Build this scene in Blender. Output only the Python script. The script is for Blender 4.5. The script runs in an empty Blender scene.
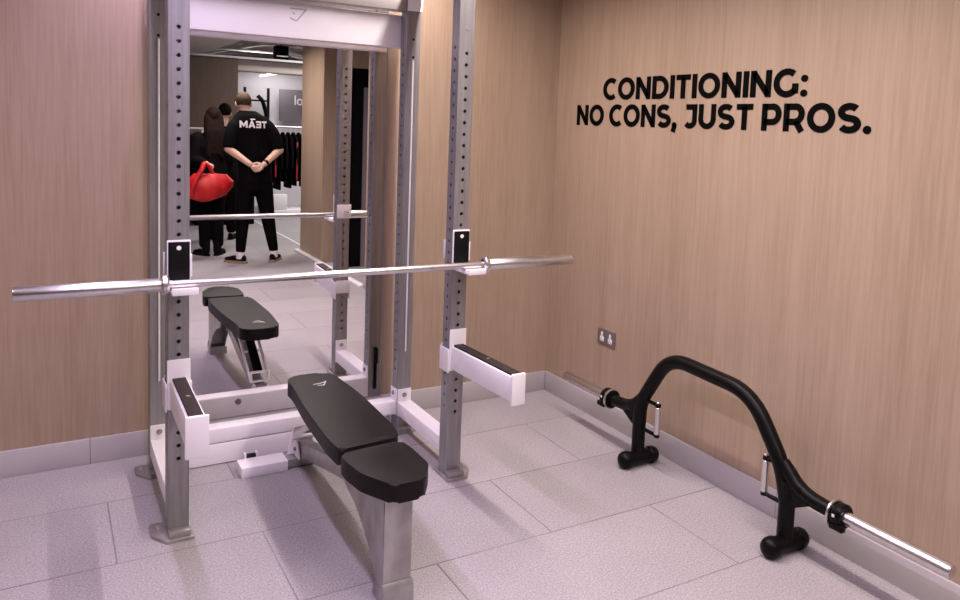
import bpy, bmesh, math, random
from mathutils import Vector, Matrix
from mathutils.bvhtree import BVHTree
PI = math.pi
random.seed(7)
S = bpy.context.scene
COL = S.collection

# ------------------------------------------------------------------ camera
def make_camera():
    f, cx, cy = 786.6092, 515.1168, 199.3055
    ya, pt, ro = 0.5417, 0.0910, 0.0393
    F = Vector((math.sin(ya)*math.cos(pt), math.cos(ya)*math.cos(pt), -math.sin(pt)))
    R = Vector((math.cos(ya), -math.sin(ya), 0)); U = R.cross(F)
    c, s = math.cos(ro), math.sin(ro)
    R2 = c*R + s*U; U2 = -s*R + c*U
    cam = bpy.data.cameras.new('camera'); o = bpy.data.objects.new('camera', cam); COL.objects.link(o)
    M = Matrix((R2, U2, -F)).transposed().to_4x4(); M.translation = Vector((-1.0056, -3.9456, 1.6012))
    o.matrix_world = M
    cam.sensor_fit = 'HORIZONTAL'; cam.sensor_width = 36; cam.lens = f/960*36
    cam.shift_x = -(cx-480)/960; cam.shift_y = (cy-300)/960
    cam.clip_start = 0.05; cam.clip_end = 100
    S.camera = o
make_camera()

# ------------------------------------------------------------------ world, exposure, lights
S.view_settings.view_transform = 'Standard'; S.view_settings.look = 'None'
S.view_settings.gamma = 1; S.view_settings.use_curve_mapping = False
S.view_settings.exposure = -0.17
W = bpy.data.worlds.new('world'); S.world = W; W.use_nodes = True
W.node_tree.nodes['Background'].inputs[0].default_value = (0.75, 0.68, 0.80, 1)
W.node_tree.nodes['Background'].inputs[1].default_value = 0.30

def lamp(name, loc, power, color, size=0.12, rot=(0,0,0), spread=160, size_y=None):
    l = bpy.data.lights.new(name, 'AREA'); l.energy = power; l.color = color; l.size = size
    l.shape = 'DISK' if size_y is None else 'RECTANGLE'
    if size_y: l.size_y = size_y
    l.spread = math.radians(spread)
    o = bpy.data.objects.new(name, l); COL.objects.link(o); o.location = loc; o.rotation_euler = rot
    return o
LILAC = (0.85, 0.69, 1.0); PINK = (1.0, 0.87, 0.83)
# two continuous ceiling strips running from the back wall into the room
lamp('strip_light_left', (-0.62, -1.95, 2.575), 60, LILAC, 0.05, size_y=3.7)
lamp('strip_light_right', (0.66, -1.95, 2.575), 84, PINK, 0.05, size_y=3.7)
lamp('ceiling_light_outer_left', (-2.1, -1.6, 2.57), 14, (1.0, 0.86, 0.84), 0.3)
lamp('fill_light_middle', (0.8, -5.0, 2.57), 40, (1.0, 0.90, 0.86), 0.5)  # added fill lamp, brightens the wood pier
lamp('ceiling_light_shop', (3.0, -7.5, 3.2), 110, (1, 0.95, 0.93), 1.0)
lamp('ceiling_light_shop_far', (2.5, -9.9, 2.55), 14, (1, 0.95, 0.98), 0.6)
lamp('fill_light_services', (2.6, -12.0, 2.3), 40, (1, 0.93, 0.88), 0.8, rot=(PI, 0, 0))  # added lamp aimed upwards to lift the dark open ceiling

# ------------------------------------------------------------------ materials
def mat(name, color, rough=0.5, metal=0.0, noise=None, bump=0.0, spec=None, emit=None, coat=0):
    m = bpy.data.materials.new(name); m.use_nodes = True
    nt = m.node_tree; b = nt.nodes['Principled BSDF']
    b.inputs['Base Color'].default_value = (*color, 1); b.inputs['Roughness'].default_value = rough
    b.inputs['Metallic'].default_value = metal
    if spec is not None: b.inputs['Specular IOR Level'].default_value = spec
    if coat: b.inputs['Coat Weight'].default_value = coat
    if emit: 
        b.inputs['Emission Color'].default_value = (*emit[0], 1); b.inputs['Emission Strength'].default_value = emit[1]
    if noise:
        sc, amt = noise[:2]; stretch = noise[2] if len(noise) > 2 else (1, 1, 1)
        tc = nt.nodes.new('ShaderNodeTexCoord'); mp = nt.nodes.new('ShaderNodeMapping'); mp.inputs['Scale'].default_value = stretch
        nz = nt.nodes.new('ShaderNodeTexNoise'); nz.inputs['Scale'].default_value = sc; nz.inputs['Detail'].default_value = 4
        rp = nt.nodes.new('ShaderNodeValToRGB')
        rp.color_ramp.elements[0].position = 0.3; rp.color_ramp.elements[1].position = 0.7
        rp.color_ramp.elements[0].color = (*[c*(1-amt) for c in color], 1)
        rp.color_ramp.elements[1].color = (*[min(1, c*(1+amt)) for c in color], 1)
        nt.links.new(tc.outputs['Object'], mp.inputs[0]); nt.links.new(mp.outputs[0], nz.inputs['Vector'])
        nt.links.new(nz.outputs['Fac'], rp.inputs[0]); nt.links.new(rp.outputs[0], b.inputs['Base Color'])
        if bump:
            bp = nt.nodes.new('ShaderNodeBump'); bp.inputs['Strength'].default_value = bump; bp.inputs['Distance'].default_value = 0.002
            nt.links.new(nz.outputs['Fac'], bp.inputs['Height']); nt.links.new(bp.outputs[0], b.inputs['Normal'])
    return m

def wood_mat(name, c0, c1, c2):
    m = bpy.data.materials.new(name); m.use_nodes = True; nt = m.node_tree; b = nt.nodes['Principled BSDF']
    N = nt.nodes.new; L = nt.links.new
    tc = N('ShaderNodeTexCoord')
    mp = N('ShaderNodeMapping'); mp.inputs['Scale'].default_value = (1, 1, 0.035)
    L(tc.outputs['Object'], mp.inputs[0])
    n1 = N('ShaderNodeTexNoise'); n1.inputs['Scale'].default_value = 85; n1.inputs['Detail'].default_value = 6; n1.inputs['Roughness'].default_value = 0.65; n1.inputs['Distortion'].default_value = 0.25
    n2 = N('ShaderNodeTexNoise'); n2.inputs['Scale'].default_value = 6; n2.inputs['Detail'].default_value = 3
    L(mp.outputs[0], n1.inputs['Vector']); L(mp.outputs[0], n2.inputs['Vector'])
    mx = N('ShaderNodeMix'); mx.data_type = 'FLOAT'; mx.inputs['Factor'].default_value = 0.35
    L(n1.outputs['Fac'], mx.inputs[2]); L(n2.outputs['Fac'], mx.inputs[3])
    rp = N('ShaderNodeValToRGB'); e = rp.color_ramp.elements
    e[0].position = 0.36; e[0].color = (*c0, 1); e[1].position = 0.66; e[1].color = (*c2, 1)
    k = rp.color_ramp.elements.new(0.5); k.color = (*c1, 1)
    L(mx.outputs[0], rp.inputs[0]); L(rp.outputs[0], b.inputs['Base Color'])
    b.inputs['Roughness'].default_value = 0.5
    return m

def floor_mat():
    m = bpy.data.materials.new('speckled_floor_tile'); m.use_nodes = True; nt = m.node_tree; b = nt.nodes['Principled BSDF']
    N = nt.nodes.new; L = nt.links.new
    def M(op, a, c=None, d=None):
        n = N('ShaderNodeMath'); n.operation = op
        for i, v in enumerate((a, c, d)):
            if v is None: continue
            if isinstance(v, (int, float)): n.inputs[i].default_value = v
            else: L(v, n.inputs[i])
        return n.outputs[0]
    tc = N('ShaderNodeTexCoord'); sp = N('ShaderNodeSeparateXYZ'); L(tc.outputs['Object'], sp.inputs[0])
    X, Y = sp.outputs[0], sp.outputs[1]
    v = M('DIVIDE', M('SUBTRACT', -0.445, Y), 0.513)
    row = M('FLOOR', v); odd = M('FLOORED_MODULO', row, 2.0)
    u = M('SUBTRACT', M('DIVIDE', M('SUBTRACT', X, 0.210), 1.010), M('MULTIPLY', odd, 0.5))
    du = M('MULTIPLY', M('ABSOLUTE', M('SUBTRACT', u, M('ROUND', u))), 1.010)
    dv = M('MULTIPLY', M('ABSOLUTE', M('SUBTRACT', v, M('ROUND', v))), 0.513)
    d = M('MINIMUM', du, dv)
    line = M('LESS_THAN', d, 0.0028)
    tile = N('ShaderNodeTexWhiteNoise'); tile.noise_dimensions = '2D'
    cb = N('ShaderNodeCombineXYZ'); L(M('FLOOR', u), cb.inputs[0]); L(row, cb.inputs[1]); L(cb.outputs[0], tile.inputs['Vector'])
    n1 = N('ShaderNodeTexNoise'); n1.inputs['Scale'].default_value = 135; n1.inputs['Detail'].default_value = 5; n1.inputs['Roughness'].default_value = 0.8; L(tc.outputs['Object'], n1.inputs['Vector'])
    n2 = N('ShaderNodeTexNoise'); n2.inputs['Scale'].default_value = 2.5; n2.inputs['Detail'].default_value = 4; L(tc.outputs['Object'], n2.inputs['Vector'])
    rp = N('ShaderNodeValToRGB'); e = rp.color_ramp.elements
    e[0].position = 0.33; e[0].color = (0.16, 0.148, 0.156, 1); e[1].position = 0.68; e[1].color = (0.60, 0.575, 0.585, 1)
    k = e.new(0.46); k.color = (0.325, 0.303, 0.318, 1); k = e.new(0.56); k.color = (0.370, 0.347, 0.361, 1)
    L(n1.outputs['Fac'], rp.inputs[0])
    g = M('ADD', M('MULTIPLY', tile.outputs['Value'], 0.10), M('ADD', M('MULTIPLY', n2.outputs['Fac'], 0.22), 0.84))
    vm = N('ShaderNodeVectorMath'); vm.operation = 'SCALE'; L(rp.outputs[0], vm.inputs[0]); L(g, vm.inputs['Scale'])
    mx = N('ShaderNodeMix'); mx.data_type = 'RGBA'
    L(M('MULTIPLY', line, M('MULTIPLY_ADD', n2.outputs['Fac'], 1.6, -0.25)), mx.inputs['Factor']); mx.clamp_factor = True; L(vm.outputs[0], mx.inputs['A']); mx.inputs['B'].default_value = (0.10, 0.085, 0.10, 1)
    L(mx.outputs['Result'], b.inputs['Base Color'])
    b.inputs['Roughness'].default_value = 0.62; b.inputs['Specular IOR Level'].default_value = 0.25
    bp = N('ShaderNodeBump'); bp.inputs['Strength'].default_value = 0.5; bp.inputs['Distance'].default_value = 0.002; bp.invert = True
    L(line, bp.inputs['Height']); L(bp.outputs[0], b.inputs['Normal'])
    return m

WOOD = wood_mat('ash_wood_panel', (0.308, 0.218, 0.152), (0.362, 0.264, 0.190), (0.405, 0.303, 0.224))
WOOD_DARK = wood_mat('brown_wood_panel', (0.095, 0.065, 0.050), (0.12, 0.083, 0.062), (0.145, 0.10, 0.075))
FLOOR = floor_mat()
STEEL = mat('brushed_steel', (0.315, 0.305, 0.312), 0.42, 0.65, (60, 0.16, (1, 1, 0.06)))
STEEL_D = mat('raw_steel', (0.40, 0.385, 0.385), 0.38, 0.65, (14, 0.22, (1, 1, 0.6)))
CHROME = mat('polished_chrome', (0.68, 0.66, 0.67), 0.28, 1.0, (50, 0.06))
KNURL = mat('knurled_steel', (0.72, 0.69, 0.70), 0.30, 1.0, (300, 0.15))
WHITE = mat('white_powder_coat', (0.86, 0.83, 0.86), 0.38, 0, (4, 0.03))
LINER = mat('black_plastic_liner', (0.003, 0.003, 0.003), 0.5, spec=0.15)
RUBBER = mat('dark_rubber', (0.030, 0.022, 0.021), 0.7, 0, (80, 0.2), spec=0.2)
VINYL = mat('black_vinyl', (0.0055, 0.0042, 0.0048), 0.5, 0, (120, 0.15), 0.15, spec=0.20)
BLACKC = mat('black_powder_coat', (0.003, 0.003, 0.003), 0.36, 0, (60, 0.1), spec=0.14)
BASE = mat('grey_skirting', (0.48, 0.45, 0.465), 0.38, 0.1, (3, 0.06))
MIRROR = mat('mirror_silver', (0.90, 0.89, 0.88), 0.0, 1.0)
VLET = mat('black_vinyl_lettering', (0.0015, 0.0015, 0.0015), 0.7, spec=0.05)
CEIL = mat('ceiling_paint', (0.66, 0.60, 0.57), 0.8, 0, (5, 0.04))
CEIL_D = mat('dark_open_ceiling', (0.10, 0.085, 0.08), 0.8, 0, (3, 0.2))
DUCT = mat('galvanised_duct', (0.55, 0.50, 0.48), 0.5, 0.3, (8, 0.2))
SHOPW = mat('white_shop_wall', (0.80, 0.77, 0.80), 0.7, 0, (2, 0.03))
GREYP = mat('grey_panel', (0.20, 0.175, 0.20), 0.5, 0, (3, 0.05))
BLK = mat('black_panel', (0.002, 0.002, 0.002), 0.7, spec=0.1)
SKIN = mat('skin', (0.62, 0.40, 0.30), 0.55, 0, (20, 0.06))
TSHIRT = mat('black_cotton', (0.003, 0.0025, 0.003), 0.9, 0, (40, 0.2), spec=0.1)
TROUS = mat('black_jersey', (0.0025, 0.002, 0.0025), 0.9, 0, (40, 0.2), spec=0.08)
HAIR_F = mat('fair_brown_hair', (0.060, 0.040, 0.028), 0.8, 0, (90, 0.4, (1, 1, 0.3)), spec=0.1)
HAIR_D = mat('dark_brown_hair', (0.012, 0.006, 0.005), 0.8, 0, (90, 0.4, (1, 1, 0.2)), spec=0.08)
HAIR_B = mat('black_hair', (0.004, 0.003, 0.003), 0.8, 0, (60, 0.3), spec=0.08)
SHOE = mat('black_shoe', (0.004, 0.004, 0.004), 0.8, spec=0.1)
GUM = mat('gum_sole', (0.30, 0.20, 0.13), 0.6)
SOCK = mat('white_sock', (0.75, 0.72, 0.72), 0.9)
PRINT = mat('white_print', (0.80, 0.78, 0.80), 0.7)
RED = mat('red_nylon', (0.50, 0.004, 0.006), 0.5, 0, (14, 0.15), 0.3)
PRED = mat('red_fabric', (0.28, 0.012, 0.012), 0.7)
NAIL = mat('eye_white', (0.8, 0.8, 0.8), 0.3)
GLOW = mat('lit_strip', (1, 1, 1), 0.5, emit=((1, 0.95, 0.93), 3.0))

# ------------------------------------------------------------------ helpers
def smooth(me, ang=35):
    for p in me.polygons: p.use_smooth = True
    try: me.set_sharp_from_angle(angle=math.radians(ang))
    except Exception: pass
def obj(name, bm, m, parent=None, sm=True, loc=None, recalc=True):
    if recalc: bmesh.ops.recalc_face_normals(bm, faces=bm.faces[:])
    me = bpy.data.meshes.new(name); bm.to_mesh(me); bm.free()
    if sm: smooth(me)
    o = bpy.data.objects.new(name, me); COL.objects.link(o)
    me.materials.append(m)
    if parent is not None: o.parent = parent
    if loc is not None: o.location = loc
    return o
def thing(name, label, cat, loc=(0,0,0), rz=0, group=None):
    o = bpy.data.objects.new(name, None); COL.objects.link(o); o.empty_display_size = 0.1
    o.location = loc; o.rotation_euler = (0, 0, rz); o['label'] = label; o['category'] = cat
    if group: o['group'] = group
    return o
def tag(o, label, cat, group=None):
    o['label'] = label; o['category'] = cat
    if group: o['group'] = group
    return o
def struct(name, bm, m, parent=None, **k):
    o = obj(name, bm, m, parent, **k)
    if parent is None: o['kind'] = 'structure'
    return o
def box(bm, x0, x1, y0, y1, z0, z1, bev=0.0, seg=2, M=None):
    r = bmesh.ops.create_cube(bm, size=1)
    vs = r['verts']
    for v in vs:
        v.co = Vector(((x0+x1)/2 + v.co.x*(x1-x0), (y0+y1)/2 + v.co.y*(y1-y0), (z0+z1)/2 + v.co.z*(z1-z0)))
    if bev > 0:
        es = list({e for v in vs for e in v.link_edges})
        r2 = bmesh.ops.bevel(bm, geom=es, offset=bev, segments=seg, affect='EDGES', profile=0.5)
        vs = list({v for v in r2['verts']} | {v for v in vs if v.is_valid})
    if M is not None:
        for v in vs:
            if v.is_valid: v.co = M @ v.co
    return vs
def B(*a, **k):
    bm = bmesh.new(); box(bm, *a, **k); return bm
def cyl(bm, p0, p1, r, seg=24, r2=None, bev=0.0):
    p0, p1 = Vector(p0), Vector(p1); d = p1-p0; L = d.length
    q = d.to_track_quat('Z', 'Y').to_matrix().to_4x4(); q.translation = p0
    r2 = r if r2 is None else r2
    prof = [(0, 0), (r-bev, 0), (r, bev), (r2, L-bev), (r2-bev, L), (0, L)] if bev else [(0, 0), (r, 0), (r2, L), (0, L)]
    lathe(bm, prof, seg, q)
def lathe(bm, prof, seg=24, M=None):
    M = M or Matrix()
    rings = []
    for (r, z) in prof:
        if r < 1e-6: rings.append([bm.verts.new(M @ Vector((0, 0, z)))])
        else: rings.append([bm.verts.new(M @ Vector((r*math.cos(2*PI*i/seg), r*math.sin(2*PI*i/seg), z))) for i in range(seg)])
    for a, b in zip(rings, rings[1:]):
        for i in range(seg):
            j = (i+1) % seg
            if len(a) == 1 and len(b) == 1: continue
            if len(a) == 1: bm.faces.new((a[0], b[i], b[j]))
            elif len(b) == 1: bm.faces.new((a[i], a[j], b[0]))
            else: bm.faces.new((a[i], a[j], b[j], b[i]))
def tube(bm, pts, r, seg=20, cap=True):
    pts = [Vector(p) for p in pts]; n = len(pts); rings = []
    rr = r if isinstance(r, (list, tuple)) else [r]*n
    up = None
    for i, p in enumerate(pts):
        t = (pts[min(i+1, n-1)] - pts[max(i-1, 0)]).normalized()
        if up is None:
            up = t.orthogonal().normalized()
        else:
            up = (up - t*up.dot(t)).normalized()
        s = t.cross(up)
        rings.append([bm.verts.new(p + (up*math.cos(2*PI*k/seg) + s*math.sin(2*PI*k/seg))*rr[i]) for k in range(seg)])
    for a, b in zip(rings, rings[1:]):
        for k in range(seg): bm.faces.new((a[k], a[(k+1) % seg], b[(k+1) % seg], b[k]))
    if cap: bm.faces.new(rings[0]); bm.faces.new(rings[-1])
def prism(bm, poly, z0, z1, bev=0.0, seg=3, M=None):
    """polygon in XY extruded z0..z1; rims bevelled"""
    a = [bm.verts.new((x, y, z0)) for x, y in poly]; b = [bm.verts.new((x, y, z1)) for x, y in poly]
    f0 = bm.faces.new(a[::-1]); f1 = bm.faces.new(b); n = len(poly)
    for i in range(n): bm.faces.new((a[i], a[(i+1) % n], b[(i+1) % n], b[i]))
    vs = a+b
    if bev:
        es = list(f0.edges)+list(f1.edges)
        r = bmesh.ops.bevel(bm, geom=es, offset=bev, segments=seg, affect='EDGES', profile=0.5)
        vs = list({v for v in vs if v.is_valid} | set(r['verts']))
    if M is not None:
        for v in vs: v.co = M @ v.co
    return vs
def round_poly(pts, r, n=5):
    out = []; N = len(pts)
    for i in range(N):
        p = Vector(pts[i]).to_2d() if len(pts[i]) > 2 else Vector(pts[i]); a = Vector(pts[i-1]); c = Vector(pts[(i+1) % N])
        rr = r[i] if isinstance(r, (list, tuple)) else r
        da = (a-p); dc = (c-p); k = min(rr, da.length*0.48, dc.length*0.48)
        if k < 1e-5: out.append((p.x, p.y)); continue
        s = p+da.normalized()*k; e = p+dc.normalized()*k
        for j in range(n+1):
            t = j/n; q = s*(1-t)**2 + p*2*t*(1-t) + e*t*t; out.append((q.x, q.y))
    return out
def bolt(bm, p, ax, r=0.011, h=0.007):
    p = Vector(p); ax = Vector(ax)
    cyl(bm, p, p+ax*0.002, r*1.35, 16); cyl(bm, p+ax*0.002, p+ax*(0.002+h), r, 6)

# ------------------------------------------------------------------ the room
XW = 1.6399
YE = -3.25           # where the right-hand wall ends
struct('floor', B(-3.3, 5.5, -18, 0.12, -0.1, 0.0), FLOOR, sm=False)
struct('wall_back', B(-3.3, XW+0.1, 0.0, 0.12, 0, 2.6), WOOD, sm=False)
struct('wall_right', B(XW, XW+0.1, YE, 0.0, 0, 2.6), WOOD, sm=False)
struct('wall_left', B(-3.4, -3.3, -11, 0.12, 0, 2.6), WOOD, sm=False)
bm = bmesh.new()
box(bm, -3.3, 1.62, -9.10, -9.0, 0, 2.50)
struct('wall_front', bm, WOOD_DARK, sm=False)
bm = bmesh.new()
box(bm, -3.3, 1.243, -11, 0.12, 2.6, 2.7); box(bm, 1.243, 3.2, -6.2, 0.12, 2.6, 2.7)
struct('ceiling', bm, CEIL, sm=False)
struct('ceiling_open', B(1.243, 5.5, -18, -6.2, 3.5, 3.6), CEIL_D, sm=False)['kind'] = 'structure'
struct('wall_shop', B(1.0, 5.5, -10.75, -10.6, 0, 2.55), SHOPW, sm=False)
struct('wall_shop_right', B(5.4, 5.5, -18, -4.2, 0, 3.6), SHOPW, sm=False)
struct('wall_far', B(-3.3, 5.5, -18.1, -18, 0, 3.6), CEIL_D, sm=False)
# wall with dark door beyond the end of the right-hand wall
bm = bmesh.new(); box(bm, 1.80, 1.835, -4.42, -4.30, 0, 2.6); box(bm, 1.835, 2.10, -4.42, -4.30, 2.17, 2.6); box(bm, 2.10, 3.2, -4.42, -4.30, 0, 2.6)
struct('wall_side', bm, WOOD, sm=False)
dr = struct('door_1', B(1.837, 1.985, -4.40, -4.33, 0.003, 2.168), BLK, sm=False)
struct('door_panel', B(1.987, 2.098, -4.40, -4.34, 0.003, 1.97), GREYP, dr, sm=False)
struct('door_top', B(1.987, 2.098, -4.40, -4.34, 1.972, 2.168), BLK, dr, sm=False)
# pier
pr = tag(obj('wood_pillar', B(1.66, 1.80, -5.55, -4.70, 0, 2.598), WOOD, sm=False), 'narrow tan wood pier in the mirror, right of the man in black', 'pillar')
# skirting
def skirt(name, pts, h=0.118, t=0.016):
    bm = bmesh.new()
    for (x0, x1, y0, y1) in pts: box(bm, x0, x1, y0, y1, 0, h, 0.003)
    return struct(name, bm, BASE)
skirt('baseboard_back', [(-3.28, -0.843, -0.016, -0.0005), (-0.842, XW-0.017, -0.016, -0.0005)])
skirt('baseboard_right', [(XW-0.016, XW-0.0005, -1.80, -0.001), (XW-0.016, XW-0.0005, YE, -1.801)])
struct('trim_1', B(1.60, 1.66, -5.6, YE-0.02, 0, 0.022, bev=0.004), SHOPW)
struct('trim_2', B(1.775, 1.80, -12, -5.8, 0, 0.006), SHOPW)

# ------------------------------------------------------------------ mirror
mr = thing('wall_mirror', 'tall rectangular mirror on the back wall behind the rack', 'mirror', (0, 0, 0.125))
MX0, MX1, MZ0, MZ1 = -0.56, 0.543, 0.125, 2.3
bm = bmesh.new()
vs = [bm.verts.new(v) for v in ((MX0, -0.0150, MZ0-.125), (MX1, -0.0150, MZ0-.125), (MX1, -0.0150, MZ1-.125), (MX0, -0.0150, MZ1-.125))]
bm.faces.new(vs[::-1])
r = bmesh.ops.extrude_face_region(bm, geom=bm.faces[:])
for v in r['geom']:
    if isinstance(v, bmesh.types.BMVert): v.co.y += 0.012
obj('glass', bm, MIRROR, mr, sm=False)
bm = bmesh.new()
box(bm, MX1+0.0005, MX1+0.007, -0.018, -0.0005, 0, MZ1-.125); box(bm, MX0-0.007, MX0-0.0005, -0.018, -0.0005, 0, MZ1-.125); box(bm, MX0-.007, MX1+.007, -0.018, -0.0005, -0.006, -0.0005)
obj('frame', bm, STEEL, mr)

# ------------------------------------------------------------------ power rack
P, H = 0.5827, 0.0378
YF, YFb, YR, YRb = -0.8492, -0.7736, -0.265, -0.1894
ZT = 2.30
FH = [1.9144-0.0503*k for k in range(33)]
SH = [1.9395-0.0503*k for k in range(33)]
def face_cells(bm, T, w, z0, z1, holes, r, depth=0.005, pitch=0.0503):
    """one wall of a square tube in local (u, z); T maps (u, d, z)->world, d = depth inwards; round holes are cut through"""
    hu = w/2
    def quad(a, b, c, d): bm.faces.new([bm.verts.new(T(*p)) for p in (a, b, c, d)])
    holes = sorted(holes); ch = pitch/2; cur = z0
    th = math.atan2(ch, hu)
    base = [0, th*.5, th, (th+PI/2)*.5, PI/2]
    ang = base + [PI-a for a in base[-2::-1]]
    ang = ang + [a+PI for a in ang[1:-1]]
    n = len(ang)
    for hz in holes:
        a0 = max(hz-ch, z0)
        if a0 > cur+1e-5: quad((-hu, 0, cur), (hu, 0, cur), (hu, 0, a0), (-hu, 0, a0))
        outer = []; inner = []; deep = []
        for a in ang:
            c, s = math.cos(a), math.sin(a)
            k = min(hu/abs(c) if abs(c) > 1e-6 else 1e9, ch/abs(s) if abs(s) > 1e-6 else 1e9)
            outer.append(bm.verts.new(T(c*k, 0, hz+s*k))); inner.append(bm.verts.new(T(c*r, 0, hz+s*r))); deep.append(bm.verts.new(T(c*r, depth, hz+s*r)))
        for i in range(n):
            j = (i+1) % n
            bm.faces.new((outer[i], outer[j], inner[j], inner[i])); bm.faces.new((inner[i], inner[j], deep[j], deep[i]))
        cur = hz+ch
    if z1 > cur+1e-5: quad((-hu, 0, cur), (hu, 0, cur), (hu, 0, z1), (-hu, 0, z1))
def post(cx, cy, z0, z1, front, side, slot=False):
    """hollow square upright, chamfered corners, holes cut in the faces"""
    bm = bmesh.new(); b = 0.004; w = 2*(H-b)
    faces = {'f': lambda u, d, z: (cx+u, cy-H+d, z), 'k': lambda u, d, z: (cx-u, cy+H-d, z),
             'l': lambda u, d, z: (cx-H+d, cy-u, z), 'r': lambda u, d, z: (cx+H-d, cy+u, z)}
    for k, T in faces.items():
        hs = front if k in 'fk' else side
        face_cells(bm, T, w, z0, z1, hs, 0.0078)
    for sx, sy in ((1, 1), (1, -1), (-1, -1), (-1, 1)):
        p = [(cx+sx*H, cy+sy*(H-b)), (cx+sx*(H-b*.3), cy+sy*(H-b*.3)), (cx+sx*(H-b), cy+sy*H)]
        for q0, q1 in zip(p, p[1:]):
            bm.faces.new([bm.verts.new((*q0, z0)), bm.verts.new((*q1, z0)), bm.verts.new((*q1, z1)), bm.verts.new((*q0, z1))])
    for z in (z0, z1):
        bm.faces.new([bm.verts.new((cx+sx*H, cy+sy*H, z)) for sx, sy in ((1, 1), (1, -1), (-1, -1), (-1, 1))])
    bmesh.ops.remove_doubles(bm, verts=bm.verts[:], dist=0.0002)
    return bm
rack = thing('power_rack', 'tall steel and white squat rack holding the barbell in front of the mirror', 'squat rack', (0, -0.5, 0))
def rp(name, bm, m, parent=None, **k):
    """a rack part written in room coordinates"""
    for v in bm.verts: v.co.y += 0.5
    return obj(name, bm, m, parent or rack, **k)
for sx in (-1, 1):
    up = rp('upright', post(sx*P, (YF+YFb)/2, 0.012, ZT, FH, SH), STEEL, sm=False)
    up2 = rp('upright', post(sx*P, (YR+YRb)/2, 0.012, ZT, [], SH), STEEL, sm=False)
    # foot plates with bolts
    for par, yc0, yc1, yc2 in ((up, -0.902, -0.83, -0.735), (up2, -0.30, -0.235, -0.155)):
        bm = bmesh.new()
        pl = [(sx*.532, yc0), (sx*.630, yc0), (sx*.675, yc1), (sx*.675, yc2), (sx*.532, yc2)]
        if sx < 0: pl = pl[::-1]
        prism(bm, round_poly(pl, 0.008), 0.0, 0.0115, 0.002, 2)
        rp('foot_plate', bm, STEEL_D, par)
        bm = bmesh.new(); bolt(bm, (sx*.650, (yc1+yc2)/2, 0.0118), (0, 0, 1), 0.009, 0.008); rp('bolt', bm, CHROME, par)
        bm = bmesh.new()   # weld angle around the foot of the post
        box(bm, sx*P-H, sx*P+H, yc0+.012 if par is up else -.292, (YF if par is up else YR)-0.0005, 0.012, 0.034, 0.003)
        rp('foot_angle', bm, STEEL_D, par)
    # guide rod in the rear post's front
    bm = bmesh.new(); cyl(bm, (sx*P, YR-0.0045, 0.43), (sx*P, YR-0.0045, 1.915), 0.0045, 12, bev=0.001)
    rp('guide_rod', bm, PRINT, up2)
    for z in (2.017, 1.93):
        bm = bmesh.new(); cyl(bm, (sx*P, YR, z), (sx*P, YR-0.002, z), 0.006, 12); rp('rivet', bm, BLK, up2)
    bm = bmesh.new(); cyl(bm, (sx*P, YF, 2.019), (sx*P, YF-0.002, 2.019), 0.005, 12); rp('rivet', bm, STEEL_D, up)
    # side rail front to back, with end plates
    bm = bmesh.new(); box(bm, sx*P-H, sx*P+H, YFb+0.0065, YR-0.0065, 0.098, 0.168, 0.004)
    rl = rp('side_rail', bm, WHITE)
    for y0, y1, f in ((YR-0.006, YR-0.0003, -1), (YFb+0.0003, YFb+0.006, 1)):
        bm = bmesh.new(); box(bm, sx*P-H+.001, sx*P+H-.001, y0, y1, 0.09, 0.232, 0.002)
        rp('end_plate', bm, WHITE, rl)
        bm = bmesh.new(); bolt(bm, (sx*P, y0 if f < 0 else y1, 0.20), (0, f, 0), 0.009, 0.006); rp('bolt', bm, STEEL, rl)
    # top side rail and gusset
    bm = bmesh.new(); box(bm, sx*P-H, sx*P+H, YFb+0.0005, YR-0.0005, 2.225, 2.295, 0.004)
    tr = rp('top_rail', bm, WHITE)
    bm = bmesh.new(); box(bm, sx*P-H+.001, sx*P+H+.006, YR-0.007, YR-0.0005, 2.155, 2.224, 0.002); rp('gusset', bm, WHITE, tr)
# cross members
bm = bmesh.new(); box(bm, -P+H+0.0065, P-H-0.0065, YR, YRb, 0.102, 0.170, 0.004)
cb = rp('lower_crossbeam', bm, WHITE)
GREYB = mat('grey_powder_coat', (0.30, 0.27, 0.27), 0.5)
for sx in (-1, 1):
    bm = bmesh.new(); box(bm, *sorted((sx*(P-H-0.0003), sx*(P-H-0.006))), YR, YRb, 0.095, 0.232, 0.002); rp('end_plate', bm, WHITE, cb)
    bm = bmesh.new(); bolt(bm, (sx*(P-H-0.006), (YR+YRb)/2, 0.205), (-sx, 0, 0), 0.009, 0.005); rp('bolt', bm, STEEL, cb)
bm = bmesh.new(); bolt(bm, (-0.16, YRb+0.0062, 0.136), (0, 1, 0), 0.012, 0.008); rp('bolt', bm, STEEL, cb)
bm = bmesh.new(); box(bm, -P+H+0.002, 0.25, YR-0.002, YR+0.006, 0.004, 0.0985, 0.002)
kp = rp('kick_plate', bm, WHITE)
for x in (0.05, 0.19):
    bm = bmesh.new(); bolt(bm, (x, YR-0.002, 0.07), (0, -1, 0), 0.008, 0.005); rp('bolt', bm, STEEL_D, kp)
bm = bmesh.new(); box(bm, -P+H+0.002, P-H-0.002, YRb+0.0005, YRb+0.006, 0.03, 0.168, 0.001); rp('rear_plate', bm, WHITE, cb)
bm = bmesh.new(); box(bm, -P-H, P+H, YRb+0.0005, YRb+0.074, 1.978, 2.140, 0.004)
tb = rp('upper_crossbeam', bm, WHITE)
bm = bmesh.new(); box(bm, -P+H+.001, P-H-.001, YR, YRb-0.001, 2.152, 2.225, 0.004); rp('top_crossbeam', bm, GREYB)
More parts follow.
